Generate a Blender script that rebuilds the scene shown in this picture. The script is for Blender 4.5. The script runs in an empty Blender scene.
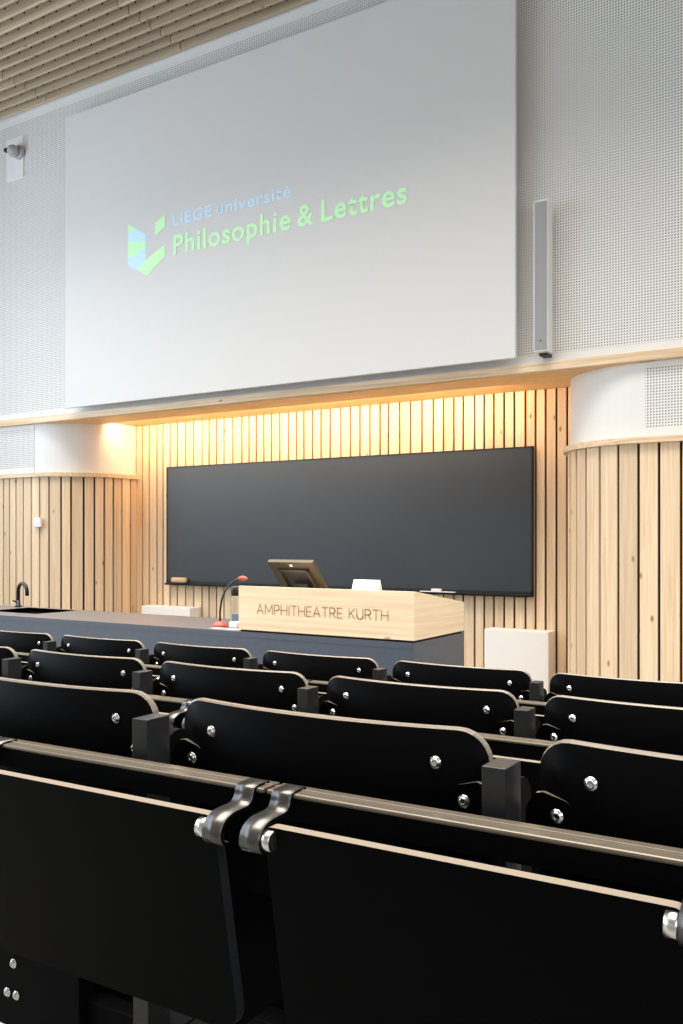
import bpy, bmesh, math, random
from mathutils import Vector, Matrix

random.seed(7)
S = bpy.context.scene
COL = S.collection
EYE = 1.27                      # height of the lens above the podium floor

# ------------------------------------------------------------------ camera
cam_d = bpy.data.cameras.new('camera')
cam = bpy.data.objects.new('camera', cam_d)
COL.objects.link(cam)
cam.location = (0, 0, EYE)
cam.rotation_euler = (math.radians(90), 0, math.radians(31.835))
cam_d.sensor_fit = 'AUTO'
cam_d.sensor_width = 36.0
cam_d.lens = 895.0 / 1024.0 * 36.0
cam_d.shift_y = 28.0 / 1024.0
cam_d.clip_start = 0.02
S.camera = cam

# ------------------------------------------------------------------ light
S.view_settings.view_transform = 'Standard'
S.view_settings.look = 'None'
S.view_settings.gamma = 1.0
S.view_settings.use_curve_mapping = False
S.view_settings.exposure = 0.16
S.cycles.use_denoising = True
S.cycles.max_bounces = 10
S.cycles.diffuse_bounces = 6
S.cycles.glossy_bounces = 4
S.cycles.sample_clamp_indirect = 6.0

world = bpy.data.worlds.new('sky')
S.world = world
world.use_nodes = True
wb = world.node_tree.nodes['Background']
wb.inputs[0].default_value = (0.75, 0.87, 1.0, 1)
wb.inputs[1].default_value = 1.0


def area(name, loc, rot, sx, sy, power, color, spread=180):
    d = bpy.data.lights.new(name, 'AREA')
    d.shape = 'RECTANGLE'
    d.size, d.size_y = sx, sy
    d.energy = power
    d.color = color
    d.spread = math.radians(spread)
    o = bpy.data.objects.new(name, d)
    o.location = loc
    o.rotation_euler = rot
    COL.objects.link(o)
    return o


# daylight coming in at the side windows, the hall's ceiling lamps, the warm cove strip over the niche
area('daylight_left', (-9.45, 0.2, 3.3), (0, math.radians(-90), 0), 3.4, 9.4, 350, (0.74, 0.87, 1.0))
area('daylight_right', (4.85, -0.6, 3.2), (0, math.radians(90), 0), 3.0, 7.0, 130, (0.92, 0.96, 1.0))
area('ceiling_lamps', (-3.2, 2.4, 5.60), (0, 0, 0), 10.0, 5.0, 730, (1.0, 0.935, 0.85), 100)
area('cove_strip', (-4.80, 6.635, EYE + 1.216), (math.radians(72), 0, 0), 4.30, 0.03, 40, (1.0, 0.68, 0.39))

# ------------------------------------------------------------------ materials
MAT = {}


def new_mat(name):
    m = bpy.data.materials.new(name)
    m.use_nodes = True
    MAT[name] = m
    nt = m.node_tree
    return m, nt, nt.nodes['Principled BSDF']


def plain(name, rgb, rough=0.5, metal=0.0, spec=0.5, noise=0.0, nscale=40.0, emit=None, bump=0.0, coat=0.0):
    m, nt, b = new_mat(name)
    b.inputs['Base Color'].default_value = (*rgb, 1)
    b.inputs['Roughness'].default_value = rough
    b.inputs['Metallic'].default_value = metal
    b.inputs['Specular IOR Level'].default_value = spec
    b.inputs['Coat Weight'].default_value = coat
    if noise or bump:
        tc = nt.nodes.new('ShaderNodeTexCoord')
        n = nt.nodes.new('ShaderNodeTexNoise')
        n.inputs['Scale'].default_value = nscale
        n.inputs['Detail'].default_value = 4
        nt.links.new(tc.outputs['Object'], n.inputs['Vector'])
    if noise:
        mr = nt.nodes.new('ShaderNodeMapRange')
        mr.inputs['To Min'].default_value = 1 - noise
        mr.inputs['To Max'].default_value = 1 + noise
        mx = nt.nodes.new('ShaderNodeVectorMath')
        mx.operation = 'SCALE'
        mx.inputs[0].default_value = rgb
        nt.links.new(n.outputs['Fac'], mr.inputs['Value'])
        nt.links.new(mr.outputs[0], mx.inputs['Scale'])
        nt.links.new(mx.outputs[0], b.inputs['Base Color'])
    if bump:
        bp = nt.nodes.new('ShaderNodeBump')
        bp.inputs['Strength'].default_value = bump
        bp.inputs['Distance'].default_value = 0.002
        nt.links.new(n.outputs['Fac'], bp.inputs['Height'])
        nt.links.new(bp.outputs[0], b.inputs['Normal'])
    if emit:
        b.inputs['Emission Color'].default_value = (*emit[0], 1)
        b.inputs['Emission Strength'].default_value = emit[1]
    return m


def wood(name, light, dark, axis='z', rough=0.5, island=0.16, knots=True):
    """pale softwood: grain along one axis, a tone of its own per board, scattered knots"""
    m, nt, b = new_mat(name)
    N, L = nt.nodes.new, nt.links.new
    tc = N('ShaderNodeTexCoord')
    geo = N('ShaderNodeNewGeometry')
    mp = N('ShaderNodeMapping')
    fine, lng = 55.0, 1.6
    mp.inputs['Scale'].default_value = {'z': (fine, fine, lng), 'x': (lng, fine, fine), 'y': (fine, lng, fine)}[axis]
    off = N('ShaderNodeVectorMath'); off.operation = 'SCALE'
    off.inputs[0].default_value = (3.1, 5.7, 9.3)
    L(geo.outputs['Random Per Island'], off.inputs['Scale'])
    add = N('ShaderNodeVectorMath'); add.operation = 'ADD'
    L(tc.outputs['Object'], add.inputs[0]); L(off.outputs[0], add.inputs[1])
    L(add.outputs[0], mp.inputs['Vector'])
    n = N('ShaderNodeTexNoise'); n.inputs['Scale'].default_value = 1.0
    n.inputs['Detail'].default_value = 6; n.inputs['Distortion'].default_value = 0.6
    L(mp.outputs[0], n.inputs['Vector'])
    cr = N('ShaderNodeValToRGB')
    cr.color_ramp.elements[0].position = 0.30; cr.color_ramp.elements[0].color = (*dark, 1)
    cr.color_ramp.elements[1].position = 0.62; cr.color_ramp.elements[1].color = (*light, 1)
    L(n.outputs['Fac'], cr.inputs[0])
    mr = N('ShaderNodeMapRange'); mr.inputs['To Min'].default_value = 1 - island; mr.inputs['To Max'].default_value = 1 + island * 0.5
    L(geo.outputs['Random Per Island'], mr.inputs['Value'])
    sc = N('ShaderNodeVectorMath'); sc.operation = 'SCALE'
    L(cr.outputs[0], sc.inputs[0]); L(mr.outputs[0], sc.inputs['Scale'])
    out = sc.outputs[0]
    if knots:
        mk = N('ShaderNodeMapping')
        mk.inputs['Scale'].default_value = {'z': (9, 9, 4.2), 'x': (4.2, 9, 9), 'y': (9, 4.2, 9)}[axis]
        L(add.outputs[0], mk.inputs['Vector'])
        vo = N('ShaderNodeTexVoronoi'); vo.inputs['Scale'].default_value = 1.0
        L(mk.outputs[0], vo.inputs['Vector'])
        kr = N('ShaderNodeValToRGB')
        kr.color_ramp.elements[0].position = 0.04; kr.color_ramp.elements[0].color = (1, 1, 1, 1)
        kr.color_ramp.elements[1].position = 0.13; kr.color_ramp.elements[1].color = (0, 0, 0, 1)
        L(vo.outputs['Distance'], kr.inputs[0])
        sep = N('ShaderNodeSeparateColor'); L(vo.outputs['Color'], sep.inputs[0])
        gt = N('ShaderNodeMath'); gt.operation = 'GREATER_THAN'; gt.inputs[1].default_value = 0.45
        L(sep.outputs[0], gt.inputs[0])
        ml = N('ShaderNodeMath'); ml.operation = 'MULTIPLY'
        L(kr.outputs[0], ml.inputs[0]); L(gt.outputs[0], ml.inputs[1])
        mx = N('ShaderNodeMix'); mx.data_type = 'RGBA'
        mx.inputs[7].default_value = (dark[0] * 0.42, dark[1] * 0.30, dark[2] * 0.22, 1)
        L(ml.outputs[0], mx.inputs[0]); L(out, mx.inputs[6])
        out = mx.outputs[2]
    L(out, b.inputs['Base Color'])
    b.inputs['Roughness'].default_value = rough
    b.inputs['Specular IOR Level'].default_value = 0.35
    return m


def perforated(name, rgb, hole, pitch, radius, z0, z1):
    """white acoustic board: a square grid of drilled holes between two heights (x and z of the wall)"""
    m, nt, b = new_mat(name)
    N, L = nt.nodes.new, nt.links.new
    tc = N('ShaderNodeTexCoord')
    sp = N('ShaderNodeSeparateXYZ'); L(tc.outputs['Object'], sp.inputs[0])

    def cell(o):
        d = N('ShaderNodeMath'); d.operation = 'DIVIDE'; d.inputs[1].default_value = pitch; L(o, d.inputs[0])
        f = N('ShaderNodeMath'); f.operation = 'FRACT'; L(d.outputs[0], f.inputs[0])
        s = N('ShaderNodeMath'); s.operation = 'SUBTRACT'; s.inputs[1].default_value = 0.5; L(f.outputs[0], s.inputs[0])
        q = N('ShaderNodeMath'); q.operation = 'POWER'; q.inputs[1].default_value = 2; 
        a = N('ShaderNodeMath'); a.operation = 'ABSOLUTE'; L(s.outputs[0], a.inputs[0]); L(a.outputs[0], q.inputs[0])
        return q.outputs[0]
    ad = N('ShaderNodeMath'); ad.operation = 'ADD'
    L(cell(sp.outputs['X']), ad.inputs[0]); L(cell(sp.outputs['Z']), ad.inputs[1])
    lt = N('ShaderNodeMath'); lt.operation = 'LESS_THAN'; lt.inputs[1].default_value = (radius / pitch) ** 2
    L(ad.outputs[0], lt.inputs[0])
    g = N('ShaderNodeMath'); g.operation = 'GREATER_THAN'; g.inputs[1].default_value = z0; L(sp.outputs['Z'], g.inputs[0])
    h = N('ShaderNodeMath'); h.operation = 'LESS_THAN'; h.inputs[1].default_value = z1; L(sp.outputs['Z'], h.inputs[0])
    m1 = N('ShaderNodeMath'); m1.operation = 'MULTIPLY'; L(g.outputs[0], m1.inputs[0]); L(h.outputs[0], m1.inputs[1])
    m2 = N('ShaderNodeMath'); m2.operation = 'MULTIPLY'; L(m1.outputs[0], m2.inputs[0]); L(lt.outputs[0], m2.inputs[1])
    mx = N('ShaderNodeMix'); mx.data_type = 'RGBA'
    mx.inputs[6].default_value = (*rgb, 1); mx.inputs[7].default_value = (*hole, 1)
    L(m2.outputs[0], mx.inputs[0]); L(mx.outputs[2], b.inputs['Base Color'])
    b.inputs['Roughness'].default_value = 0.7
    return m


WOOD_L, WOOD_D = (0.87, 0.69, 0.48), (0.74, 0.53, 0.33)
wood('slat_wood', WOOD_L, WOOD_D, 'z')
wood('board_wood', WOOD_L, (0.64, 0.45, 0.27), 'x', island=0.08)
wood('soffit_wood_glow', (0.82, 0.54, 0.25), (0.70, 0.42, 0.17), 'x', island=0.05)  # orange bounce glow of the cove strip put into the wood colour
wood('ceiling_wood', (0.60, 0.49, 0.35), (0.46, 0.35, 0.23), 'x', island=0.14)
wood('lectern_wood', (0.84, 0.68, 0.48), (0.72, 0.54, 0.35), 'x', island=0.0)
wood('lectern_side', (0.84, 0.68, 0.48), (0.72, 0.54, 0.35), 'y', island=0.0)
plain('gap_black', (0.012, 0.010, 0.008), 0.9)
plain('white_paint', (0.82, 0.82, 0.81), 0.6)
plain('room_paint', (0.75, 0.75, 0.74), 0.8)
perforated('perforated_board', (0.80, 0.80, 0.79), (0.20, 0.19, 0.18), 0.0195, 0.0050, EYE + 1.335, EYE + 4.41)
perforated('perforated_band', (0.80, 0.80, 0.79), (0.20, 0.19, 0.18), 0.0195, 0.0052, EYE + 0.755, EYE + 1.165)
plain('floor_grey', (0.22, 0.22, 0.22), 0.6, noise=0.35, nscale=120)
plain('screen_fabric', (0.70, 0.70, 0.70), 0.75)
plain('projected_green', (0.56, 0.84, 0.55), 0.8, emit=((0.40, 1.0, 0.38), 0.16))
plain('projected_blue', (0.54, 0.74, 0.92), 0.8, emit=((0.36, 0.68, 1.0), 0.20))
plain('speaker_white', (0.78, 0.79, 0.78), 0.5)
plain('speaker_grille', (0.30, 0.31, 0.32), 0.6, noise=0.12, nscale=300)
plain('board_slate', (0.036, 0.044, 0.054), 0.42, noise=0.18, nscale=1.2)
plain('black_frame', (0.012, 0.012, 0.014), 0.45)
plain('desk_slate', (0.070, 0.086, 0.115), 0.45, noise=0.10, nscale=25)
plain('desk_top', (0.105, 0.100, 0.105), 0.35, noise=0.10, nscale=25)
plain('tap_black', (0.02, 0.02, 0.02), 0.3, metal=0.6)
plain('sink_black', (0.018, 0.018, 0.02), 0.35)
plain('engraved_brown', (0.40, 0.25, 0.10), 0.7)
plain('shadow_gap', (0.02, 0.018, 0.016), 0.8)
plain('monitor_grey', (0.075, 0.06, 0.04), 0.35, metal=0.35)
plain('monitor_dark', (0.015, 0.015, 0.017), 0.4)
plain('glass_black', (0.01, 0.01, 0.012), 0.08)
plain('paper_white', (0.88, 0.88, 0.87), 0.7)
plain('pale_card', (0.42, 0.42, 0.43), 0.6)
plain('ink_grey', (0.25, 0.25, 0.25), 0.8)
plain('mic_red', (0.46, 0.075, 0.05), 0.5)
plain('mic_black', (0.02, 0.02, 0.02), 0.4)
plain('box_white', (0.84, 0.82, 0.78), 0.5)
plain('eraser_felt', (0.62, 0.47, 0.28), 0.85, noise=0.15)
plain('chalk_white', (0.9, 0.9, 0.88), 0.9)
plain('blue_grey_card', (0.13, 0.18, 0.26), 0.6)
plain('seat_black', (0.0020, 0.0020, 0.0023), 0.40, spec=0.03)
plain('seat_edge_sheen', (0.17, 0.145, 0.115), 0.28, noise=0.12, nscale=60)  # black edges, their reflected sheen painted in as a brownish base colour
plain('ply_edge', (0.21, 0.175, 0.135), 0.45, noise=0.10, nscale=90)
plain('post_metal', (0.016, 0.017, 0.019), 0.36, noise=0.08, nscale=200)
plain('rail_metal', (0.13, 0.11, 0.085), 0.33, metal=0.45, noise=0.1, nscale=80)
plain('strap_metal', (0.10, 0.095, 0.09), 0.30, metal=0.8)
plain('frame_black', (0.0025, 0.0025, 0.003), 0.5, spec=0.04)
plain('zinc', (0.78, 0.77, 0.74), 0.25, metal=1.0)
plain('lens_black', (0.01, 0.01, 0.012), 0.15)
plain('camera_grey', (0.42, 0.41, 0.42), 0.45)
mg, ntg, bg = new_mat('clear_glass')
bg.inputs['Base Color'].default_value = (0.95, 0.98, 0.98, 1)
bg.inputs['Roughness'].default_value = 0.03
bg.inputs['IOR'].default_value = 1.12
bg.inputs['Transmission Weight'].default_value = 1.0


# ------------------------------------------------------------------ mesh helpers
class MB:
    """collects shapes into one mesh object"""
    def __init__(self):
        self.bm = bmesh.new()
        self.mats = []

    def mi(self, m):
        if m not in self.mats:
            self.mats.append(m)
        return self.mats.index(m)

    def face(self, vs, m, smooth=False):
        try:
            f = self.bm.faces.new(vs)
        except ValueError:
            return None
        f.material_index = self.mi(m)
        f.smooth = smooth
        return f

    def box(self, x0, x1, y0, y1, z0, z1, m, bev=0.0):
        v = [self.bm.verts.new(p) for p in ((x0, y0, z0), (x1, y0, z0), (x1, y1, z0), (x0, y1, z0),
                                            (x0, y0, z1), (x1, y0, z1), (x1, y1, z1), (x0, y1, z1))]
        fs = [self.face([v[i] for i in q], m) for q in
              ((3, 2, 1, 0), (4, 5, 6, 7), (0, 1, 5, 4), (1, 2, 6, 5), (2, 3, 7, 6), (3, 0, 4, 7))]
        if bev > 0:
            es = set(e for f in fs for e in f.edges)
            r = bmesh.ops.bevel(self.bm, geom=list(es), offset=bev, segments=2, profile=0.5, affect='EDGES')
            for f in r['faces']:
                f.material_index = self.mi(m)
        return v

    def prism(self, pts, a0, a1, axis, m, edge=None, smooth_edge=False):
        """pts: 2-D outline; extruded along 'axis' from a0 to a1. Outline coords are the other two axes in order."""
        def P(p, a):
            return {'x': (a, p[0], p[1]), 'y': (p[0], a, p[1]), 'z': (p[0], p[1], a)}[axis]
        A = [self.bm.verts.new(P(p, a0)) for p in pts]
        B = [self.bm.verts.new(P(p, a1)) for p in pts]
        self.face(A[::-1], m); self.face(B, m)
        n = len(pts)
        for i in range(n):
            self.face([A[i], A[(i + 1) % n], B[(i + 1) % n], B[i]], edge or m, smooth_edge)

    def tube(self, pts, r, m, seg=10, caps=True):
        pts = [Vector(p) for p in pts]
        rs = r if isinstance(r, (list, tuple)) else [r] * len(pts)
        rings = []
        up = Vector((0.123, 0.345, 0.93)).normalized()
        for i, p in enumerate(pts):
            t = (pts[min(i + 1, len(pts) - 1)] - pts[max(i - 1, 0)]).normalized()
            a = t.cross(up)
            if a.length < 1e-3:
                a = t.cross(Vector((1, 0, 0)))
            a.normalize(); b = t.cross(a).normalized()
            rings.append([self.bm.verts.new(p + (a * math.cos(k * 2 * math.pi / seg) + b * math.sin(k * 2 * math.pi / seg)) * rs[i])
                          for k in range(seg)])
        for A, B in zip(rings, rings[1:]):
            for k in range(seg):
                self.face([A[k], A[(k + 1) % seg], B[(k + 1) % seg], B[k]], m, True)
        if caps:
            self.face(rings[0][::-1], m); self.face(rings[-1], m)

    def lathe(self, prof, c, m, axis='z', seg=20):
        """prof: (radius, height) pairs"""
        c = Vector(c)
        rings = []
        for r, h in prof:
            ring = []
            for k in range(seg):
                a = 2 * math.pi * k / seg
                q = (r * math.cos(a), r * math.sin(a), h)
                q = {'z': q, 'y': (q[0], q[2], q[1]), 'x': (q[2], q[0], q[1])}[axis]
                ring.append(self.bm.verts.new(c + Vector(q)))
            rings.append(ring)
        for A, B in zip(rings, rings[1:]):
            for k in range(seg):
                self.face([A[k], A[(k + 1) % seg], B[(k + 1) % seg], B[k]], m, True)
        self.face(rings[0], m); self.face(rings[-1], m)

    def ribbon(self, path, z0, z1, off0, off1, m):
        """solid strip that follows a plan path (list of ((u, v), normal))"""
        cols = []
        for (p, n) in path:
            a = (p[0] + n[0] * off0, p[1] + n[1] * off0)
            b = (p[0] + n[0] * off1, p[1] + n[1] * off1)
            cols.append([self.bm.verts.new((*a, z0)), self.bm.verts.new((*b, z0)),
                         self.bm.verts.new((*b, z1)), self.bm.verts.new((*a, z1))])
        for A, B in zip(cols, cols[1:]):
            for i in range(4):
                self.face([A[i], B[i], B[(i + 1) % 4], A[(i + 1) % 4]], m)
        self.face(cols[0], m); self.face(cols[-1][::-1], m)

    def build(self, name, parent=None, loc=None, smooth_angle=None):
        bmesh.ops.recalc_face_normals(self.bm, faces=self.bm.faces)
        me = bpy.data.meshes.new(name)
        self.bm.to_mesh(me); self.bm.free()
        for m in self.mats:
            me.materials.append(MAT[m])
        o = bpy.data.objects.new(name, me)
        COL.objects.link(o)
        if parent is not None:
            o.parent = parent
        if loc is not None:
            o.location = loc
        return o


def empty(name, loc, rz=0.0):
    o = bpy.data.objects.new(name, None)
    o.empty_display_size = 0.05
    o.location = loc
    o.rotation_euler = (0, 0, rz)
    COL.objects.link(o)
    return o


def tag(o, label, cat, group=None):
    o['label'] = label
    o['category'] = cat
    if group:
        o['group'] = group
    return o


def struct(o):
    o['kind'] = 'structure'
    return o


def rrect(w0, w1, h0, h1, r, n=5, rt=None):
    """rounded rectangle outline; r for the lower corners, rt for the upper ones"""
    rt = r if rt is None else rt
    out = []
    for cx, cy, rr, a0 in ((w1 - r, h0 + r, r, -90), (w1 - rt, h1 - rt, rt, 0), (w0 + rt, h1 - rt, rt, 90), (w0 + r, h0 + r, r, 180)):
        for k in range(n + 1):
            a = math.radians(a0 + 90 * k / n)
            out.append((cx + rr * math.cos(a), cy + rr * math.sin(a)))
    return out


# ------------------------------------------------------------------ the hall
V_F, V_N = 6.24, 7.09            # plane of the front wall, plane of the niche behind the board
U_L, U_R = -9.6, 5.0             # side walls
V_B = -7.0
REV_L, REV_R, RAD = -7.02, -2.14, 0.65
Z_C = EYE + 4.49
Z_LEDGE = EYE + 0.655
Z_SOF = EYE + 1.205

# stepped floor: podium level, then a low tier under each row of seats
b = MB()
edges = [7.2, 2.30, 1.46, 0.62, -0.22, -1.06, V_B]
for i in range(6):
    b.box(U_L, U_R, edges[i + 1], edges[i], -0.15, 0.09 * i, 'floor_grey')
struct(b.build('floor'))

# ceiling: dark void with rows of timber blades hung below it, butt-jointed along their length
b = MB()
b.box(U_L, U_R, V_B, V_N + 0.2, Z_C + 0.16, Z_C + 0.20, 'gap_black')
pitch, bw, bh = 0.130, 0.030, 0.115
k = 0
v = V_F - 0.035
while v > 1.0:
    joint = -9.21
    xs = [U_L]
    while joint < U_R:
        xs.append(joint); joint += 1.82
    xs.append(U_R)
    for xa, xb in zip(xs, xs[1:]):
        b.box(xa + 0.006, xb - 0.006, v - bw, v, Z_C, Z_C + bh, 'ceiling_wood')
    if v > 4.3:                                    # the row of dark dowel holes high on each blade
        x = -9.0 + (k * 0.075) % 0.165
        while x < -3.2:
            b.box(x - 0.008, x + 0.008, v - bw - 0.002, v - bw + 0.004, Z_C + 0.062, Z_C + 0.080, 'gap_black')
            x += 0.165
    v -= pitch; k += 1
b.box(U_L, U_R, V_B, 0.98, Z_C, Z_C + 0.03, 'ceiling_wood')
struct(b.build('ceiling'))

# upper front wall: perforated acoustic board
b = MB()
b.box(U_L, U_R, V_F, V_F + 0.08, EYE + 1.24, Z_C + 0.16, 'perforated_board')
struct(b.build('wall_front'))

# wooden edge board under it, and the two-step soffit over the niche
b = MB()
b.box(U_L, U_R, V_F - 0.055, V_F, Z_SOF + 0.004, Z_SOF + 0.066, 'board_wood', 0.002)
struct(b.build('trim_1'))
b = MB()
b.box(REV_L - RAD - 0.1, REV_R + RAD + 0.1, V_F, 6.60, Z_SOF, Z_SOF + 0.036, 'soffit_wood_glow')
b.box(REV_L - 0.1, REV_R + 0.1, 6.60, V_N, Z_SOF + 0.026, Z_SOF + 0.036, 'soffit_wood_glow')
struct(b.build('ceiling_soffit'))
b = MB()
for ua, ub in ((U_L, REV_L - RAD - 0.1), (REV_R + RAD + 0.1, U_R)):
    b.box(ua, ub, V_F, V_F + 0.3, Z_SOF + 0.004, Z_SOF + 0.034, 'white_paint')
struct(b.build('ceiling_return'))


def arc(c, r, a0, a1, n=18):
    out = []
    for k in range(n + 1):
        a = math.radians(a0 + (a1 - a0) * k / n)
        nx, ny = math.cos(a), math.sin(a)
        out.append(((c[0] + r * nx, c[1] + r * ny), (nx, ny)))
    return out


def left_path():
    p = [((U_L, V_F), (0, -1))]
    p += arc((REV_L - RAD, V_F + RAD), RAD, -90, 0)
    p.append(((REV_L, V_N), (1, 0)))
    return p


def right_path():
    p = [((REV_R, V_N), (-1, 0))]
    p += arc((REV_R + RAD, V_F + RAD), RAD, 180, 270)
    p.append(((U_R, V_F), (0, -1)))
    return p


def along(path):
    """arc length sampler"""
    L = [0.0]
    for (a, _), (c, _) in zip(path, path[1:]):
        L.append(L[-1] + math.hypot(c[0] - a[0], c[1] - a[1]))

    def at(s):
        s = min(max(s, 0), L[-1])
        for i in range(len(L) - 1):
            if s <= L[i + 1] + 1e-9:
                t = 0 if L[i + 1] == L[i] else (s - L[i]) / (L[i + 1] - L[i])
                (p, n), (q, m) = path[i], path[i + 1]
                nn = Vector((n[0] + (m[0] - n[0]) * t, n[1] + (m[1] - n[1]) * t)).normalized()
                return ((p[0] + (q[0] - p[0]) * t, p[1] + (q[1] - p[1]) * t), (nn.x, nn.y))
    return at, L[-1]


def slats(bld, path, z0, z1, wmin, wmax, gap=0.019, thick=0.020, s0=0.0, s1=None):
    at, tot = along(path)
    s = s0
    end = tot if s1 is None else s1
    while s < end - 0.02:
        w = random.uniform(wmin, wmax)
        e = min(s + w, end)
        n = max(1, int((e - s) / 0.03))
        bld.ribbon([at(s + (e - s) * i / n) for i in range(n + 1)], z0, z1, 0.0, thick, 'slat_wood')
        s = e + gap


for side, path, rng in (('left', left_path(), (0.078, 0.108)), ('right', right_path(), (0.108, 0.132))):
    # white curved band above the ledge
    b = MB()
    b.ribbon(path, Z_LEDGE + 0.03, Z_SOF + 0.03, -0.03, 0.0, 'white_paint')
    struct(b.build('wall_front_' + side))
    # flat perforated panel let into that band
    b = MB()
    if side == 'left':
        b.box(U_L, REV_L - RAD + 0.03, V_F - 0.004, V_F, EYE + 0.69, EYE + 1.205, 'perforated_band')
    else:
        b.box(REV_R + RAD + 0.04, U_R, V_F - 0.004, V_F, EYE + 0.69, EYE + 1.205, 'perforated_band')
    struct(b.build('wall_panel_' + side))
    # vertical boards below the ledge on a black backing
    b = MB()
    b.ribbon(path, 0.0, Z_LEDGE + 0.01, -0.03, 0.0, 'gap_black')
    slats(b, path, 0.02, Z_LEDGE + 0.004, *rng)
    struct(b.build('wall_cladding_' + side))
    b = MB()
    b.ribbon(path, Z_LEDGE, Z_LEDGE + 0.040, -0.02, 0.055, 'board_wood')
    struct(b.build('trim_2' if side == 'left' else 'trim_3'))

# niche wall: vertical boards
b = MB()
b.box(REV_L - 0.05, REV_R + 0.05, V_N, V_N + 0.05, 0.0, Z_SOF + 0.05, 'gap_black')
npath = [((REV_L + 0.02, V_N), (0, -1)), ((REV_R - 0.02, V_N), (0, -1))]
slats(b, npath, 0.02, Z_SOF + 0.024, 0.066, 0.098, gap=0.019)
struct(b.build('wall_niche'))

# side and back walls, with the daylight windows on both sides
def side_wall(name, u, t, wins):
    bb = MB()
    ztop = Z_C + 0.2
    vs = [V_B] + [q for w in wins for q in w] + [V_N]
    for i in range(0, len(vs), 2):
        bb.box(u, u + t, vs[i], vs[i + 1], 0, ztop, 'room_paint')
    for w in wins:
        bb.box(u, u + t, w[0], w[1], 0, 1.6, 'room_paint')
        bb.box(u, u + t, w[0], w[1], 5.0, ztop, 'room_paint')
    return struct(bb.build(name))


WL = [(-4.4, -1.4), (-1.2, 1.8), (2.0, 4.9)]
WR = [(-4.0, -0.7), (-0.5, 2.8)]
side_wall('wall_left', U_L - 0.2, 0.2, WL)
side_wall('wall_right', U_R, 0.2, WR)
b = MB(); b.box(U_L, U_R, V_B - 0.2, V_B, 0, Z_C + 0.2, 'room_paint'); struct(b.build('wall_back'))
n = 1
for u, ws in ((U_L - 0.14, WL), (U_R + 0.08, WR)):
    for (va, vb) in ws:
        b = MB()
        for (y0, y1, z0, z1) in ((va, va + 0.07, 1.6, 5.0), (vb - 0.07, vb, 1.6, 5.0), (va, vb, 1.6, 1.67), (va, vb, 4.93, 5.0),
                                 ((va + vb) / 2 - 0.03, (va + vb) / 2 + 0.03, 1.6, 5.0), (va, vb, 3.6, 3.66)):
            b.box(u, u + 0.06, y0, y1, z0, z1, 'black_frame')
        struct(b.build('window_%d' % n)); n += 1


# ------------------------------------------------------------------ projection screen with the projected title
SV = 6.10
scr = empty('projection_screen', (-4.68, SV, EYE + 1.31))
tag(scr, 'huge white projection screen on the perforated wall above the niche', 'screen')


def at_scr(u, z):
    return (u + 4.68, z - 1.31)


b = MB()
x0, z0 = at_scr(-7.015, 1.305); x1, z1 = at_scr(-2.322, 4.19)
b.box(x0, x1, 0, 0.028, z0, z1, 'screen_fabric', 0.004)
b.build('screen_surface', scr)
for xx in (x0 + 0.3, 0, x1 - 0.3):
    for zz in (z0 + 0.25, z1 - 0.3):
        b = MB()
        b.box(xx - 0.05, xx + 0.05, 0.028, V_F - SV, zz - 0.05, zz + 0.05, 'black_frame')
        b.build('wall_mount', scr)

F_, X0_, H_ = 895.0, 341.5, 540.0
ang = math.radians(31.835)


def on_plane(px, py, v):
    """where the sight line through a measured point of the photograph meets the wall plane v"""
    t = (px - X0_) / F_
    ru, rv, rz = math.cos(ang) * t - math.sin(ang), math.sin(ang) * t + math.cos(ang), (H_ - py) / F_
    k = v / rv
    return ru * k, rz * k


def text_part(name, body, u0, u1, zb, cap, m, bold, parent, yv, crossed=()):
    cu = bpy.data.curves.new(name, 'FONT')
    cu.body = body
    cu.offset = bold
    cu.extrude = 0.0
    cu.dimensions = '2D'
    cu.fill_mode = 'FRONT'
    cu.size = 1.0
    cu.space_character = 1.10
    tmp = bpy.data.objects.new(name, cu)
    COL.objects.link(tmp)
    bpy.context.view_layer.update()
    dg = bpy.context.evaluated_depsgraph_get()
    me = bpy.data.meshes.new_from_object(tmp.evaluated_get(dg))
    bpy.data.objects.remove(tmp)
    xs = [q.co.x for q in me.vertices]
    mn, mxx = min(xs), max(xs)
    sx = (u1 - u0) / (mxx - mn)
    sz = cap / 0.70
    for q in me.vertices:
        x, y = q.co.x, q.co.y
        q.co = ((x - mn) * sx + u0, yv, y * sz + zb)
    # overlapping strokes of neighbouring letters lie a hair apart in depth
    t = bmesh.new(); t.from_mesh(me)
    left, lay, islands = set(t.verts), 0, []
    while left:
        stack, isl = [left.pop()], []
        while stack:
            q = stack.pop(); isl.append(q)
            for e in q.link_edges:
                w = e.other_vert(q)
                if w in left:
                    left.discard(w); stack.append(w)
        for q in isl:
            q.co.y -= 0.0004 * (lay % 4)
        lay += 1
        islands.append(isl)
    # close the gap where stem and bar of a letter cross
    islands.sort(key=lambda g: sum(q.co.x for q in g) / len(g))
    for i in crossed:
        g = islands[i]
        za, zc = min(q.co.z for q in g), max(q.co.z for q in g)
        tp_ = [q.co.x for q in g if q.co.z > zc - 0.02 * (zc - za)]
        xa, xc = min(tp_), max(tp_)
        if xc - xa < 0.02 * (zc - za):
            continue
        yy_ = max(q.co.y for q in g) + 0.0003
        t.faces.new([t.verts.new(p) for p in ((xa, yy_, za + 0.3 * (zc - za)), (xc, yy_, za + 0.3 * (zc - za)),
                                              (xc, yy_, zc - 0.02 * (zc - za)), (xa, yy_, zc - 0.02 * (zc - za)))])
    bmesh.ops.recalc_face_normals(t, faces=t.faces)
    for f in t.faces:
        if f.normal.y > 0:
            f.normal_flip()
    t.to_mesh(me); t.free()
    me.materials.append(MAT[m])
    o = bpy.data.objects.new(name, me)
    COL.objects.link(o)
    o.parent = parent
    return o


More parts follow.
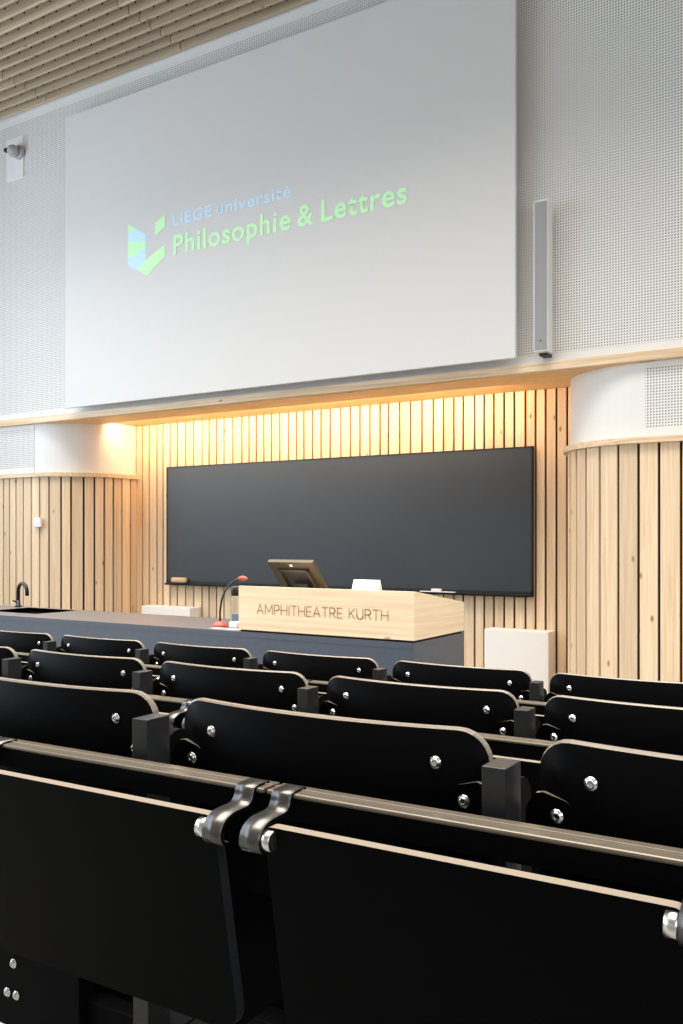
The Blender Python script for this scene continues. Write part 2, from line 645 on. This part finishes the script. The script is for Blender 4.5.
def su(px, py):
    u, z = on_plane(px, py, SV - 0.002)
    return at_scr(u, z)


# bounds measured on the wall
zb1 = (su(173, 225.4)[1] + su(291, 197.0)[1]) / 2
cap1 = su(173, 213.8)[1] - su(173, 225.4)[1]
zb2 = (su(173.5, 255.0)[1] + su(407, 202.3)[1]) / 2
cap2 = su(173.5, 235.6)[1] - su(173.5, 255.0)[1]
for word, xa, xb_, zb_, cp, mt, bold in (
        ('LIÈGE', 173, 211.7, zb1, cap1, 'projected_blue', 0.006), ('université', 217, 291, zb1, cap1, 'projected_blue', 0.004),
        ('Philosophie', 173.5, 290.7, zb2, cap2, 'projected_green', 0.019), ('&', 297.5, 313.6, zb2, cap2, 'projected_green', 0.019),
        ('Lettres', 321.3, 407, zb2, cap2, 'projected_green', 0.019)):
    o = text_part('projected_word', word, su(xa, 200)[0], su(xb_, 200)[0], zb_, cp, mt, bold, scr, -0.0025, {'université': (10,), 'Lettres': (2, 3)}.get(word, ()))
    o['label'] = ('pale blue' if mt == 'projected_blue' else 'pale green') + ' projected word'
b = MB()


def logo(poly, m, dy=0.0):
    vs = []
    for (lx, ly) in poly:
        q = su(110 + lx / 4.406, 180 + ly / 4.406)
        vs.append(b.bm.verts.new((q[0], -0.0025 - dy, q[1])))
    b.face(vs, m)


logo([(80, 195), (158, 240), (158, 272), (80, 340 - 70)], 'projected_blue')
logo([(80, 270), (158, 272), (158, 300), (80, 345)], 'projected_green')
logo([(80, 345), (158, 300), (158, 352), (120, 397), (80, 375)], 'projected_blue')
logo([(158, 352), (242, 283), (242, 338), (163, 421), (120, 397)], 'projected_green')
logo([(198, 190), (242, 152), (242, 206), (198, 248)], 'projected_green')
logo([(80, 195), (112, 213), (80, 240)], 'projected_green', 0.0006)
b.build('projected_emblem', scr)['label'] = 'green and blue projected emblem'

# column loudspeaker
sp = empty('column_speaker', (-2.13, 6.08, EYE + 1.325))
tag(sp, 'tall slim white column loudspeaker right of the projection screen', 'speaker')
b = MB(); b.box(-0.052, 0.052, 0.004, 0.115, 0, 1.065, 'speaker_white', 0.006); b.build('cabinet', sp)
b = MB(); b.box(-0.044, 0.046, 0, 0.006, 0.012, 1.055, 'speaker_grille', 0.002); b.build('grille', sp)
b = MB(); b.lathe([(0.006, 0.001), (0.006, -0.001)], (0.0, 0, 0.075), 'lens_black', 'y', 12); b.build('indicator', sp)
for q in ((0.06, -0.018, 0.0), (0.115, 0.3, 0.36), (0.115, 0.8, 0.86)):
    b = MB(); b.box(-0.03, 0.03, q[0], 0.16, q[1], q[2], 'black_frame'); b.build('bracket', sp)

# ceiling-height wall camera on its plain plate
wc = empty('wall_camera', (-7.94, V_F, EYE + 4.06))
tag(wc, 'small grey ball camera on a white plate left of the screen', 'camera')
b = MB(); b.box(-0.135, 0.135, -0.012, 0, -0.24, 0.2, 'white_paint', 0.003); b.build('mounting_plate', wc)
b = MB(); b.lathe([(0.072, -0.012), (0.072, -0.04), (0.060, -0.048)], (0.085, 0, 0.02), 'camera_grey', 'y', 24); b.build('collar', wc)
b = MB()
prof = [(max(0.001, 0.062 * math.sin(math.pi * i / 12)), -0.062 * math.cos(math.pi * i / 12)) for i in range(13)]
b.lathe(prof, (0.065, -0.085, 0.02), 'camera_grey', 'z', 24); b.build('ball_head', wc)
b = MB(); b.tube([(0.02, -0.115, 0.024), (-0.012, -0.13, 0.026)], [0.026, 0.021], 'lens_black', 14); b.build('lens', wc)

# small white thermostat on the slats
b = MB(); b.box(-0.055, 0.055, -0.03, 0, -0.048, 0.048, 'white_paint', 0.006)
o = b.build('wall_thermostat', loc=(-7.545, V_F - 0.02, EYE + 0.182))
tag(o, 'small white square control box on the left slatted wall above the tap', 'wall switch')
b = MB(); b.box(-0.03, 0.03, -0.033, -0.029, -0.01, 0.03, 'paper_white'); b.build('display', o)

# ------------------------------------------------------------------ blackboard
BV = 7.03
bb_ = empty('blackboard', (-4.53, BV, EYE - 0.445))
tag(bb_, 'wide dark blackboard on the slatted niche wall behind the lectern', 'blackboard')
hw, hh = 2.0, 1.212
b = MB(); b.box(-hw + 0.008, hw - 0.008, 0, 0.03, 0.02, hh - 0.008, 'board_slate'); b.build('writing_surface', bb_)
b = MB()
b.box(-hw, -hw + 0.012, -0.004, 0.035, 0, hh, 'black_frame'); b.box(hw - 0.012, hw, -0.004, 0.035, 0, hh, 'black_frame')
b.box(-hw, hw, -0.004, 0.035, hh - 0.012, hh, 'black_frame'); b.box(-hw, hw, -0.004, 0.035, 0, 0.02, 'black_frame')
b.build('frame', bb_)
b = MB(); b.box(-hw + 0.02, hw - 0.02, -0.055, 0.0, -0.022, -0.010, 'black_frame', 0.002); b.box(-hw + 0.02, hw - 0.02, -0.055, -0.050, -0.022, -0.004, 'black_frame')
b.box(-hw, hw, -0.008, 0.035, -0.022, 0.002, 'black_frame'); b.build('chalk_tray', bb_)
TZ = EYE - 0.445 - 0.010
b = MB(); b.box(-0.10, 0.10, -0.022, 0.026, 0.012, 0.066, 'eraser_felt', 0.016)
o = b.build('board_eraser', loc=(-6.33, BV - 0.03, TZ))
tag(o, 'tan block eraser on the left end of the blackboard tray', 'eraser')
b = MB(); b.box(-0.09, 0.09, -0.02, 0.024, 0.0, 0.012, 'gap_black', 0.002); b.build('wiping_pad', o)
b = MB(); b.box(-0.165, 0.165, -0.018, 0.018, 0, 0.012, 'chalk_white', 0.002)
o = b.build('ruler', loc=(-3.37, BV - 0.03, TZ))
tag(o, 'thin white strip lying on the blackboard tray right of the lectern top', 'ruler')
b = MB(); b.box(-0.045, 0.045, -0.016, 0.016, 0, 0.022, 'chalk_white', 0.003)
o = b.build('chalk_box', loc=(-3.38, BV - 0.03, TZ + 0.012))
tag(o, 'little white block lying on the white strip on the tray', 'chalk')

# ------------------------------------------------------------------ white boxes at the foot of the niche wall
for nm, u0, u1, top, lab in (('wall_box', -2.895, -2.35, -0.732, 'white box standing at the niche wall right of the lectern'),
                             ('wall_box', -6.76, -6.09, -0.690, 'white box behind the desk at the left of the niche wall')):
    r = empty(nm, ((u0 + u1) / 2, V_N - 0.02, 0))
    tag(r, lab, 'box', 'white boxes at the niche wall')
    w = (u1 - u0) / 2
    b = MB(); b.box(-w, w, -0.175, -0.002, 0.03, EYE + top, 'box_white', 0.004); b.build('casing', r)
    b = MB(); b.box(-w + 0.02, w - 0.02, -0.155, -0.02, 0.0, 0.03, 'black_frame'); b.build('plinth', r)

# ------------------------------------------------------------------ demonstration desk with sink
DZ = EYE - 0.5
DF, DB = 3.86, 4.45
D_R = -1.985
dk = empty('demonstration_desk', (-4.9, (DF + DB) / 2, 0))
tag(dk, 'long dark slate desk with a sink running left under the lectern', 'desk')


def rel(o):
    return o.location


def dbox(bld, u0, u1, v0, v1, z0, z1, m, bev=0.0):
    bld.box(u0 - dk.location.x, u1 - dk.location.x, v0 - dk.location.y, v1 - dk.location.y, z0, z1, m, bev)


SK = (-5.45, -4.95, 4.06, 4.40)        # basin opening
b = MB()
dbox(b, -8.2, SK[0], DF, DB, DZ - 0.03, DZ - 0.002, 'desk_slate')
dbox(b, -8.2, SK[0], DF, DB, DZ - 0.002, DZ, 'desk_top')
dbox(b, SK[1], D_R, DF, DB, DZ - 0.03, DZ - 0.002, 'desk_slate')
dbox(b, SK[1], D_R, DF, DB, DZ - 0.002, DZ, 'desk_top')
dbox(b, SK[0], SK[1], DF, SK[2], DZ - 0.03, DZ - 0.002, 'desk_slate')
dbox(b, SK[0], SK[1], DF, SK[2], DZ - 0.002, DZ, 'desk_top')
dbox(b, SK[0], SK[1], SK[3], DB, DZ - 0.03, DZ - 0.002, 'desk_slate')
dbox(b, SK[0], SK[1], SK[3], DB, DZ - 0.002, DZ, 'desk_top')
b.build('worktop', dk)
b = MB(); dbox(b, -8.2, D_R, DF + 0.001, DF + 0.03, 0, DZ - 0.03, 'desk_slate'); b.build('front_panel', dk)
b = MB(); dbox(b, D_R - 0.03, D_R, DF + 0.03, DB, 0, DZ - 0.03, 'desk_slate'); b.build('side_panel', dk)
b = MB(); dbox(b, -8.2, -8.17, DF + 0.03, DB, 0, DZ - 0.03, 'desk_slate'); b.build('side_panel', dk)
b = MB()
dbox(b, SK[0] - 0.012, SK[0], SK[2] - 0.012, SK[3] + 0.012, DZ - 0.2, DZ, 'sink_black')
dbox(b, SK[1], SK[1] + 0.012, SK[2] - 0.012, SK[3] + 0.012, DZ - 0.2, DZ, 'sink_black')
dbox(b, SK[0], SK[1], SK[2] - 0.012, SK[2], DZ - 0.2, DZ, 'sink_black')
dbox(b, SK[0], SK[1], SK[3], SK[3] + 0.012, DZ - 0.2, DZ, 'sink_black')
dbox(b, SK[0] - 0.012, SK[1] + 0.012, SK[2] - 0.012, SK[3] + 0.012, DZ - 0.21, DZ - 0.2, 'sink_black')
b.build('sink', dk)['label'] = 'black sink basin'
tx, ty = -5.595, 4.42
tp = empty('tap', (tx, ty, DZ))
tag(tp, 'black curved tap at the left end of the desk by the sink', 'tap')
b = MB(); b.lathe([(0.026, 0), (0.026, 0.008), (0.016, 0.014), (0.015, 0.05)], (0, 0, 0), 'tap_black'); b.build('base', tp)
b = MB()
pts = [(0, 0, 0.04), (0, 0, 0.115)]
for i in range(1, 12):
    a = math.pi * i / 12 * 1.02
    pts.append((0.068 - 0.068 * math.cos(a), -0.03 * (1 - math.cos(a)) / 2, 0.115 + 0.062 * math.sin(a)))
pts.append((0.140, -0.031, 0.088))
b.tube(pts, 0.0135, 'tap_black', 12); b.build('spout', tp)
b = MB(); b.tube([(0, -0.012, 0.035), (0, -0.05, 0.05)], [0.006, 0.005], 'tap_black', 10); b.build('lever', tp)

# ------------------------------------------------------------------ lectern
LU0, LU1, LV0, LV1 = -3.060, -1.985, 3.862, 4.45
lc = empty('lectern', ((LU0 + LU1) / 2, (LV0 + LV1) / 2, DZ))
tag(lc, 'pale wooden lectern box lettered AMPHITHEATRE KURTH on the desk end', 'lectern')
hx, hy = (LU1 - LU0) / 2, (LV1 - LV0) / 2
zf, zb = 0.249, 0.166
b = MB()
b.prism([(-hy, 0.012), (hy, 0.012), (hy, zb), (-hy + 0.02, zf), (-hy, zf)], -hx, hx, 'x', 'lectern_side', 'lectern_wood')
b.build('body', lc)
b = MB(); b.box(-hx + 0.008, hx - 0.008, -hy + 0.010, hy - 0.008, 0, 0.012, 'shadow_gap'); b.build('shadow_gap', lc)

# thin incised capitals, each drawn as strokes in a unit box (width, height 1)
def bowl(cx, cy, rx, ry, a0, a1, n=8):
    return [(cx + rx * math.cos(math.radians(a0 + (a1 - a0) * i / n)), cy + ry * math.sin(math.radians(a0 + (a1 - a0) * i / n))) for i in range(n + 1)]


GL = {
    'A': (0.80, [[(0, 0), (0.40, 1), (0.80, 0)], [(0.14, 0.34), (0.66, 0.34)]]),
    'M': (0.92, [[(0, 0), (0.04, 1), (0.46, 0.25), (0.88, 1), (0.92, 0)]]),
    'P': (0.60, [[(0, 0), (0, 1), (0.34, 1)] + bowl(0.34, 0.73, 0.26, 0.27, 90, -90) + [(0, 0.46)]]),
    'H': (0.72, [[(0, 0), (0, 1)], [(0.72, 0), (0.72, 1)], [(0, 0.5), (0.72, 0.5)]]),
    'I': (0.04, [[(0.02, 0), (0.02, 1)]]),
    'T': (0.66, [[(0, 1), (0.66, 1)], [(0.33, 0), (0.33, 1)]]),
    'E': (0.56, [[(0.56, 0), (0, 0), (0, 1), (0.56, 1)], [(0, 0.5), (0.5, 0.5)]]),
    'R': (0.62, [[(0, 0), (0, 1), (0.34, 1)] + bowl(0.34, 0.73, 0.26, 0.27, 90, -90) + [(0, 0.46)], [(0.36, 0.46), (0.62, 0)]]),
    'K': (0.62, [[(0, 0), (0, 1)], [(0.60, 1), (0.02, 0.42)], [(0.20, 0.58), (0.62, 0)]]),
    'U': (0.68, [[(0, 1), (0, 0.32)] + bowl(0.34, 0.32, 0.34, 0.32, 180, 360) + [(0.68, 1)]]),
    ' ': (0.30, []),
}
b = MB()
txt = 'AMPHITHEATRE KURTH'
cap = 0.050
gapw = 0.24
tot = sum(GL[ch][0] for ch in txt) + gapw * (len(txt) - 1)
u_a, u_b = -2.934, -2.128
kx = (u_b - u_a) / tot
x = u_a - lc.location.x
zt = EYE - 0.397 - DZ
sw = 0.0024
for ch in txt:
    w, strokes = GL[ch]
    if ch == ' ':
        b.build('lettering', lc)['label'] = 'thin incised brown word AMPHITHEATRE'
        b = MB()
    for st in strokes:
        for p, q in zip(st, st[1:]):
            P = Vector((x + p[0] * kx, zt + p[1] * cap)); Q = Vector((x + q[0] * kx, zt + q[1] * cap))
            d = (Q - P)
            if d.length < 1e-6:
                continue
            d.normalize(); nrm = Vector((-d.y, d.x)) * sw; e = d * sw * 0.8
            quad = [P - e + nrm, Q + e + nrm, Q + e - nrm, P - e - nrm]
            b.face([b.bm.verts.new((r.x, -hy - 0.0012, r.y)) for r in quad], 'engraved_brown')
    x += (w + gapw) * kx
b.build('lettering', lc)['label'] = 'thin incised brown word KURTH'


def lec_top(v):
    """height of the sloped lectern top above the podium floor"""
    t = (v - (LV0 + 0.02)) / (LV1 - LV0 - 0.02)
    return DZ + zf + (zb - zf) * max(0, t)


# tilted touch display seen from behind
mo = empty('touch_display', (-2.962, 4.33, lec_top(4.36)))
tag(mo, 'tilted dark touch display on the lectern seen from behind', 'monitor')
tilt = math.radians(43)
dn = Vector((0, math.sin(tilt), -math.cos(tilt)))       # down the slab
nb = Vector((0, -math.cos(tilt), -math.sin(tilt)))      # out of its back, towards the hall and down
topc = Vector((0, 4.205 - 4.33, EYE - 0.128 - mo.location.z))


def slab(bld, x0, x1, d0, d1, t0, t1, m):
    vs = []
    for t in (t0, t1):
        for (xx, dd) in ((x0, d0), (x1, d0), (x1, d1), (x0, d1)):
            vs.append(bld.bm.verts.new(Vector((xx, 0, 0)) + topc + dn * dd + nb * t))
    for q in ((0, 1, 2, 3), (4, 5, 6, 7), (0, 1, 5, 4), (1, 2, 6, 5), (2, 3, 7, 6), (3, 0, 4, 7)):
        bld.face([vs[i] for i in q], m)


W2 = 0.157
b = MB(); slab(b, -W2, W2, 0, 0.225, -0.022, 0, 'monitor_grey'); b.build('shell', mo)
b = MB(); slab(b, -W2 + 0.008, W2 - 0.008, 0.008, 0.217, -0.024, -0.0222, 'glass_black'); b.build('glass', mo)
b = MB()
for (xa, xb_, da, db) in ((-0.105, 0.105, 0.052, 0.066), (-0.105, -0.091, 0.052, 0.225), (0.091, 0.105, 0.052, 0.225)):
    slab(b, xa, xb_, da, db, 0, 0.014, 'monitor_grey')
b.build('rear_frame', mo)
b = MB(); slab(b, -0.091, 0.091, 0.066, 0.225, 0.0004, 0.003, 'monitor_dark'); b.build('cable_recess', mo)
b = MB(); slab(b, -0.012, 0.008, 0.018, 0.034, 0, 0.001, 'paper_white'); b.build('emblem', mo)
b = MB(); b.box(-0.07, 0.07, -0.045, 0.05, 0.012, 0.03, 'monitor_dark', 0.004)
b.box(-0.05, 0.05, -0.01, 0.045, 0.03, 0.07, 'monitor_dark', 0.004); b.build('stand', mo)

# white tent card
cd = empty('tent_card', (-2.310, 3.965, lec_top(3.97)))
tag(cd, 'small white folded card standing on the lectern front edge', 'card')
b = MB()
b.prism([(-0.022, 0.0), (-0.020, 0.0), (0.002, 0.056), (0.024, 0.0), (0.026, 0.0), (0.002, 0.060)], -0.078, 0.078, 'x', 'paper_white')
b.build('folded_sheet', cd)
b = MB()
for (xa, xb_) in ((-0.03, -0.006), (0.006, 0.032)):
    vs = [b.bm.verts.new(p) for p in ((xa, -0.0068, 0.0455), (xb_, -0.0068, 0.0455), (xb_, -0.0055, 0.0490), (xa, -0.0055, 0.0490))]
    b.face(vs, 'ink_grey')
b.build('printed_line', cd)

# gooseneck microphone, bottle and the small things left of the lectern
mc = empty('gooseneck_microphone', (-3.305, 4.0, DZ))
tag(mc, 'red gooseneck microphone on the desk left of the lectern', 'microphone')
b = MB(); b.lathe([(0.042, 0.0), (0.044, 0.008), (0.036, 0.022), (0.020, 0.031), (0.010, 0.034)], (0, 0, 0), 'mic_red', 'z', 24); b.build('base', mc)
b = MB()
b.tube([(0, 0, 0.03), (0.0, 0, 0.09), (0.012, 0, 0.155), (0.035, 0, 0.205), (0.068, 0, 0.245), (0.105, 0, 0.268), (0.135, 0, 0.278)], 0.0058, 'mic_black', 10)
b.build('gooseneck', mc)
b = MB()
prof = [(0.0145 * math.sin(math.pi * i / 10) ** 0.7 + 0.0008, -0.036 + 0.072 * i / 10) for i in range(11)]
b.lathe(prof, (0.165, 0, 0.283), 'mic_red', 'x', 16); b.build('windscreen', mc)

wbt = empty('water_bottle', (-3.335, 4.19, DZ))
tag(wbt, 'clear bottle with dark cap behind the microphone beside the lectern', 'bottle')
b = MB(); b.lathe([(0.036, 0.0), (0.038, 0.01), (0.038, 0.155), (0.032, 0.17)], (0, 0, 0), 'clear_glass', 'z', 20); b.build('body', wbt)
b = MB(); b.lathe([(0.033, 0.17), (0.034, 0.22), (0.030, 0.226)], (0, 0, 0), 'mic_black', 'z', 20); b.build('cap', wbt)
b = MB(); b.box(-0.035, 0.035, -0.012, 0.012, 0, 0.072, 'blue_grey_card', 0.002)
o = b.build('table_sign', loc=(-3.255, 4.10, DZ)); tag(o, 'small blue-grey block standing between microphone and lectern', 'sign')
b = MB(); b.box(-0.03, 0.022, -0.025, 0.025, 0, 0.034, 'paper_white', 0.004)
o = b.build('paper_box', loc=(-3.205, 4.02, DZ)); tag(o, 'little white packet on the desk right of the red microphone base', 'packet')
b = MB(); b.box(-0.11, 0.105, -0.028, 0.03, 0, 0.003, 'pale_card')
o = b.build('paper_sheet', loc=(-3.19, 3.925, DZ)); tag(o, 'pale strip of paper at the desk edge below the microphone', 'paper')

# ------------------------------------------------------------------ seating
P = 0.8255                     # height of a seat post above its tier
HALF = 0.28


def bolt(parent, x, y, z, r=0.0062):
    bb = MB()
    bb.lathe([(r * 1.35, 0.0), (r * 1.35, -0.0012), (r, -0.0014), (r * 0.9, -0.004), (r * 0.45, -0.0052), (r * 0.4, -0.0035)],
             (x, y, z), 'zinc', 'y', 14)
    o = bb.build('bolt', parent)
    o['label'] = 'silver bolt'
    return o


BWH = 0.2500
BXC = 0.003


def back_y(x):
    return 0.062 - 0.033 * (1 - (x / BWH) ** 2)


def make_seat():
    r = empty('auditorium_seat', (0, 0, 0))
    # curved backrest
    bb = MB()
    zt, zb_, rt, rb = P + 0.026, P - 0.235, 0.040, 0.035
    xs = [-BWH + rt * (1 - math.cos(math.radians(a))) for a in range(0, 91, 15)]
    xs += [-BWH + rt + (2 * BWH - 2 * rt) * i / 16 for i in range(1, 16)]
    xs += [BWH - rt * (1 - math.cos(math.radians(a))) for a in range(90, -1, -15)]
    cols = []
    for x in xs:
        d = max(0, abs(x) - (BWH - rt))
        dt = rt - math.sqrt(max(0, rt * rt - d * d))
        d2 = max(0, abs(x) - (BWH - rb))
        db = rb - math.sqrt(max(0, rb * rb - d2 * d2))
        y = back_y(x)
        bv = 0.0025
        c = []
        for (yy, zz) in ((y, zb_ + db), (y, zt - dt - bv), (y + bv, zt - dt), (y + 0.013 - bv, zt - dt), (y + 0.013, zt - dt - bv), (y + 0.013, zb_ + db)):
            c.append(bb.bm.verts.new((x + BXC, yy, zz)))
        cols.append(c)
    mats = ['seat_black', 'seat_edge_sheen', 'seat_edge_sheen', 'seat_edge_sheen', 'seat_black', 'seat_edge_sheen']
    for A, B in zip(cols, cols[1:]):
        for i in range(6):
            bb.face([A[i], B[i], B[(i + 1) % 6], A[(i + 1) % 6]], mats[i], i in (0, 4))
    bb.face(cols[0], 'seat_edge_sheen'); bb.face(cols[-1], 'seat_edge_sheen')
    back = bb.build('backrest', r)
    for sx in (-1, 1):
        xx = sx * (BWH - 0.067)
        bolt(back, xx + BXC, back_y(xx), P - 0.019)
    # tip-up seat folded in front of it
    bb = MB()
    bb.prism([(0.085, P - 0.49), (0.100, P - 0.50), (0.135, P - 0.25), (0.130, P - 0.075), (0.118, P - 0.07), (0.118, P - 0.24)], -0.22, 0.22, 'x', 'seat_black', 'seat_black')
    bb.build('seat_pan', r)
    # post between two seats
    bb = MB(); bb.box(HALF - 0.012, HALF + 0.018, 0, 0.05, 0.008, P - 0.003, 'post_metal', 0.0012); bb.build('post', r)
    bb = MB(); bb.box(HALF - 0.045, HALF + 0.018, 0.0, 0.12, -0.012, 0.008, 'frame_black', 0.001); bb.build('foot', r)
    bb = MB()
    bb.prism(rrect(0.05, 0.112, P - 0.20, P - 0.032, 0.012, rt=0.030), HALF - 0.008, HALF + 0.008, 'x', 'frame_black', 'frame_black')
    bb.build('hinge_plate', r)
    # lower corner brackets
    for sx in (-1, 1):
        bb = MB()
        xa, xb_ = 0.019, 0.088
        loc = [(xa, P - 0.115), (xb_ - 0.012, P - 0.115), (xb_, P - 0.100), (xb_, P - 0.066), (xb_ - 0.007, P - 0.053), (xb_ - 0.020, P - 0.045),
               (xa + 0.022, P - 0.038), (xa + 0.013, P - 0.040), (xa + 0.004, P - 0.052), (xa, P - 0.060)]
        pts = [(sx * (HALF - q[0]), q[1]) for q in loc]
        bb.prism(pts, 0.052, 0.060, 'y', 'seat_black', 'seat_edge_sheen')
        o = bb.build('bracket', r)
        bolt(o, sx * (HALF - 0.0575), 0.052, P - 0.064, 0.0062)
    # support beam with its bracket
    bb = MB(); bb.box(-HALF + 0.018, HALF + 0.018, 0.052, 0.112, 0.285, 0.335, 'frame_black', 0.002); bb.build('support_beam', r)
    bb = MB(); bb.box(-0.11, 0.11, 0.036, 0.052, 0.25, 0.40, 'frame_black', 0.002)
    bb.box(-0.11, 0.11, 0.052, 0.10, 0.335, 0.40, 'frame_black', 0.002)
    o = bb.build('beam_bracket', r)
    for (xx, zz) in ((-0.052, 0.362), (-0.045, 0.309), (-0.068, 0.309)):
        bolt(o, xx, 0.036, zz, 0.006)
    return r


def strap_outline():
    """S-shaped flat bracket in (y, z): from the rail, forward and down, curling under the hinge"""
    k = [(-0.030, P - 0.0530), (-0.056, P - 0.0530), (-0.064, P - 0.058), (-0.067, P - 0.067), (-0.075, P - 0.0735), (-0.092, P - 0.0745),
         (-0.109, P - 0.076), (-0.123, P - 0.083), (-0.130, P - 0.094), (-0.129, P - 0.105), (-0.122, P - 0.112), (-0.114, P - 0.113)]
    c = []
    for i in range(len(k) - 1):                      # smooth curve through the bends
        p0, p1, p2, p3 = (Vector(k[max(0, min(len(k) - 1, i + q))]) for q in (-1, 0, 1, 2))
        for t in (0, 0.25, 0.5, 0.75):
            c.append(tuple(0.5 * ((2 * p1) + (p2 - p0) * t + (2 * p0 - 5 * p1 + 4 * p2 - p3) * t * t + (3 * p1 - p0 - 3 * p2 + p3) * t ** 3)))
    c.append(k[-1])
    t = 0.0048
    up, dn_ = [], []
    for i, p in enumerate(c):
        q0, q1 = c[max(i - 1, 0)], c[min(i + 1, len(c) - 1)]
        d = Vector((q1[0] - q0[0], q1[1] - q0[1])).normalized()
        nrm = Vector((d.y, -d.x))
        up.append((p[0] + nrm.x * t * 0.0, p[1] + nrm.y * t * 0.0))
        dn_.append((p[0] - nrm.x * t, p[1] - nrm.y * t))
    return up + dn_[::-1]


TWH = 0.241


def make_desk():
    r = empty('folding_desk', (0, 0, 0))
    zt = P - 0.0555
    # rail: flat top with a bead and a rounded front lip
    bb = MB()
    bb.prism([(-0.022, zt - 0.006), (-0.022, zt - 0.03), (-0.030, zt - 0.03), (-0.030, zt - 0.010), (-0.050, zt - 0.010), (-0.050, zt - 0.034),
              (-0.0575, zt - 0.034), (-0.0575, zt - 0.005), (-0.055, zt - 0.005), (-0.022, zt - 0.005)], -0.277, 0.277, 'x', 'frame_black')
    rl = bb.build('rail', r)
    bb = MB()
    bb.prism([(-0.022, zt - 0.005), (-0.022, zt), (-0.056, zt), (-0.0580, zt - 0.0008), (-0.059, zt - 0.003), (-0.059, zt - 0.005)], -0.277, 0.277, 'x', 'rail_metal')
    bb.build('rail_cap', rl)['label'] = 'brown metal top of the rail'
    bb = MB(); bb.prism([(-0.0405, zt), (-0.0400, zt + 0.0014), (-0.0385, zt + 0.0014), (-0.0380, zt)], -0.277, 0.277, 'x', 'ply_edge')
    bb.build('bead', r)['label'] = 'thin pale bead along the rail'
    bb = MB(); bb.box(-0.012, 0.012, -0.030, 0.0, zt - 0.05, zt - 0.012, 'frame_black'); bb.build('rail_arm', r)
    # tablet hanging folded down
    yt, yb, th = -0.099, -0.049, 0.016
    z1, z0 = P - 0.0805, P - 0.3755
    outl = rrect(-TWH, TWH, z0, z1, 0.035, 6, 0.012)

    def yy(z):
        return yt + (yb - yt) * (z1 - z) / (z1 - z0)
    bb = MB()
    A = [bb.bm.verts.new((p[0], yy(p[1]) - th, p[1])) for p in outl]
    B = [bb.bm.verts.new((p[0], yy(p[1]), p[1])) for p in outl]
    bb.face(A, 'seat_black'); bb.face(B[::-1], 'seat_black')
    tb = bb.build('tablet', r)
    bb = MB()
    A = [bb.bm.verts.new((p[0], yy(p[1]) - th, p[1])) for p in outl]
    B = [bb.bm.verts.new((p[0], yy(p[1]), p[1])) for p in outl]
    n_ = len(outl)
    for i in range(n_):
        top_edge = outl[i][1] > z1 - 0.013 and outl[(i + 1) % n_][1] > z1 - 0.013
        bb.face([A[i], A[(i + 1) % n_], B[(i + 1) % n_], B[i]], 'ply_edge' if top_edge else 'post_metal')
    bb.build('edge_band', tb)['label'] = 'tan plywood edge along the tablet top'
    for sx in (-1, 1):
        bb = MB()
        xc = sx * 0.2510
        bb.prism(strap_outline(), xc - 0.015, xc + 0.015, 'x', 'frame_black', 'strap_metal', True)
        st = bb.build('strap', r)
        bb = MB()
        bb.tube([(sx * 0.223, -0.117, P - 0.096), (sx * 0.237, -0.117, P - 0.096)], 0.0125, 'zinc', 18)
        bb.build('hinge', st)['label'] = 'bright metal hinge'
    return r


def copy_tree(o, parent=None):
    c = o.copy()
    COL.objects.link(c)
    if parent is not None:
        c.parent = parent
    for ch in list(o.children):
        copy_tree(ch, c)
    return c


TILT = (0.009, 0.006, 0.0035)                   # the rows rise very slightly to the right
ROWS = [  # name, v of the posts, tier height, post line, seats (first centre, count)
    ('nearest row', 0.977, 0.18, -1.2405, 3, -0.90, 0.5635),
    ('middle row', 1.8134, 0.079, -2.637, 5, -1.90, 0.56),
    ('farthest row', 2.6668, 0.0, -3.476, 6, -2.60, 0.56),
]
ORD = ['first', 'second', 'third', 'fourth', 'fifth', 'sixth']
seat0 = desk0 = None
for ri, (rn, v0, zf_, u_first, cnt, u_ref, step) in enumerate(ROWS):
    for k in range(cnt):
        u = u_first + step * k
        if seat0 is None:
            seat0 = make_seat(); o = seat0
        else:
            o = copy_tree(seat0)
        tl = 0.006 if ri == 0 else TILT[ri]
        o.location = (u, v0, zf_ + tl * (u - u_ref))
        o.rotation_euler = (0, -math.atan(tl), 0)
        if ri == 0:
            pos = ('cut off by the left edge of the photo', 'in the middle, between two posts', 'cut off by the right edge of the photo')[k]
            lab = 'black tip-up seat of the nearest row, ' + pos
        else:
            lab = 'black tip-up seat in the %s, %s from the left' % (rn, ORD[k])
        tag(o, lab, 'seat', 'tip-up seats of the ' + rn)

DESKS = [(0, [-1.518, -0.958, -0.398]), (1, [-2.363, -1.803, -1.243, -0.683]), (2, [-3.196, -2.636, -2.076, -1.516, -0.956])]
for ri, us in DESKS:
    rn, v0, zf_ = ROWS[ri][:3]
    u_ref = ROWS[ri][5]
    for k, u in enumerate(us):
        if desk0 is None:
            desk0 = make_desk(); o = desk0
        else:
            o = copy_tree(desk0)
        o.location = (u, v0, zf_ + TILT[ri] * (u - u_ref))
        o.rotation_euler = (0, -math.atan(TILT[ri]), 0)
        if ri == 0:
            lab = ('black folding writing tablet barely showing at the far left foreground edge',
                   'large black folded-down writing tablet in the left foreground',
                   'large black folded-down writing tablet in the right foreground')[k]
        else:
            lab = 'folded-down writing tablet and rail behind the %s seats, %s from left' % (rn.replace(' row', '-row'), ORD[k])
        tag(o, lab, 'folding desk', 'folding desks behind the ' + rn)
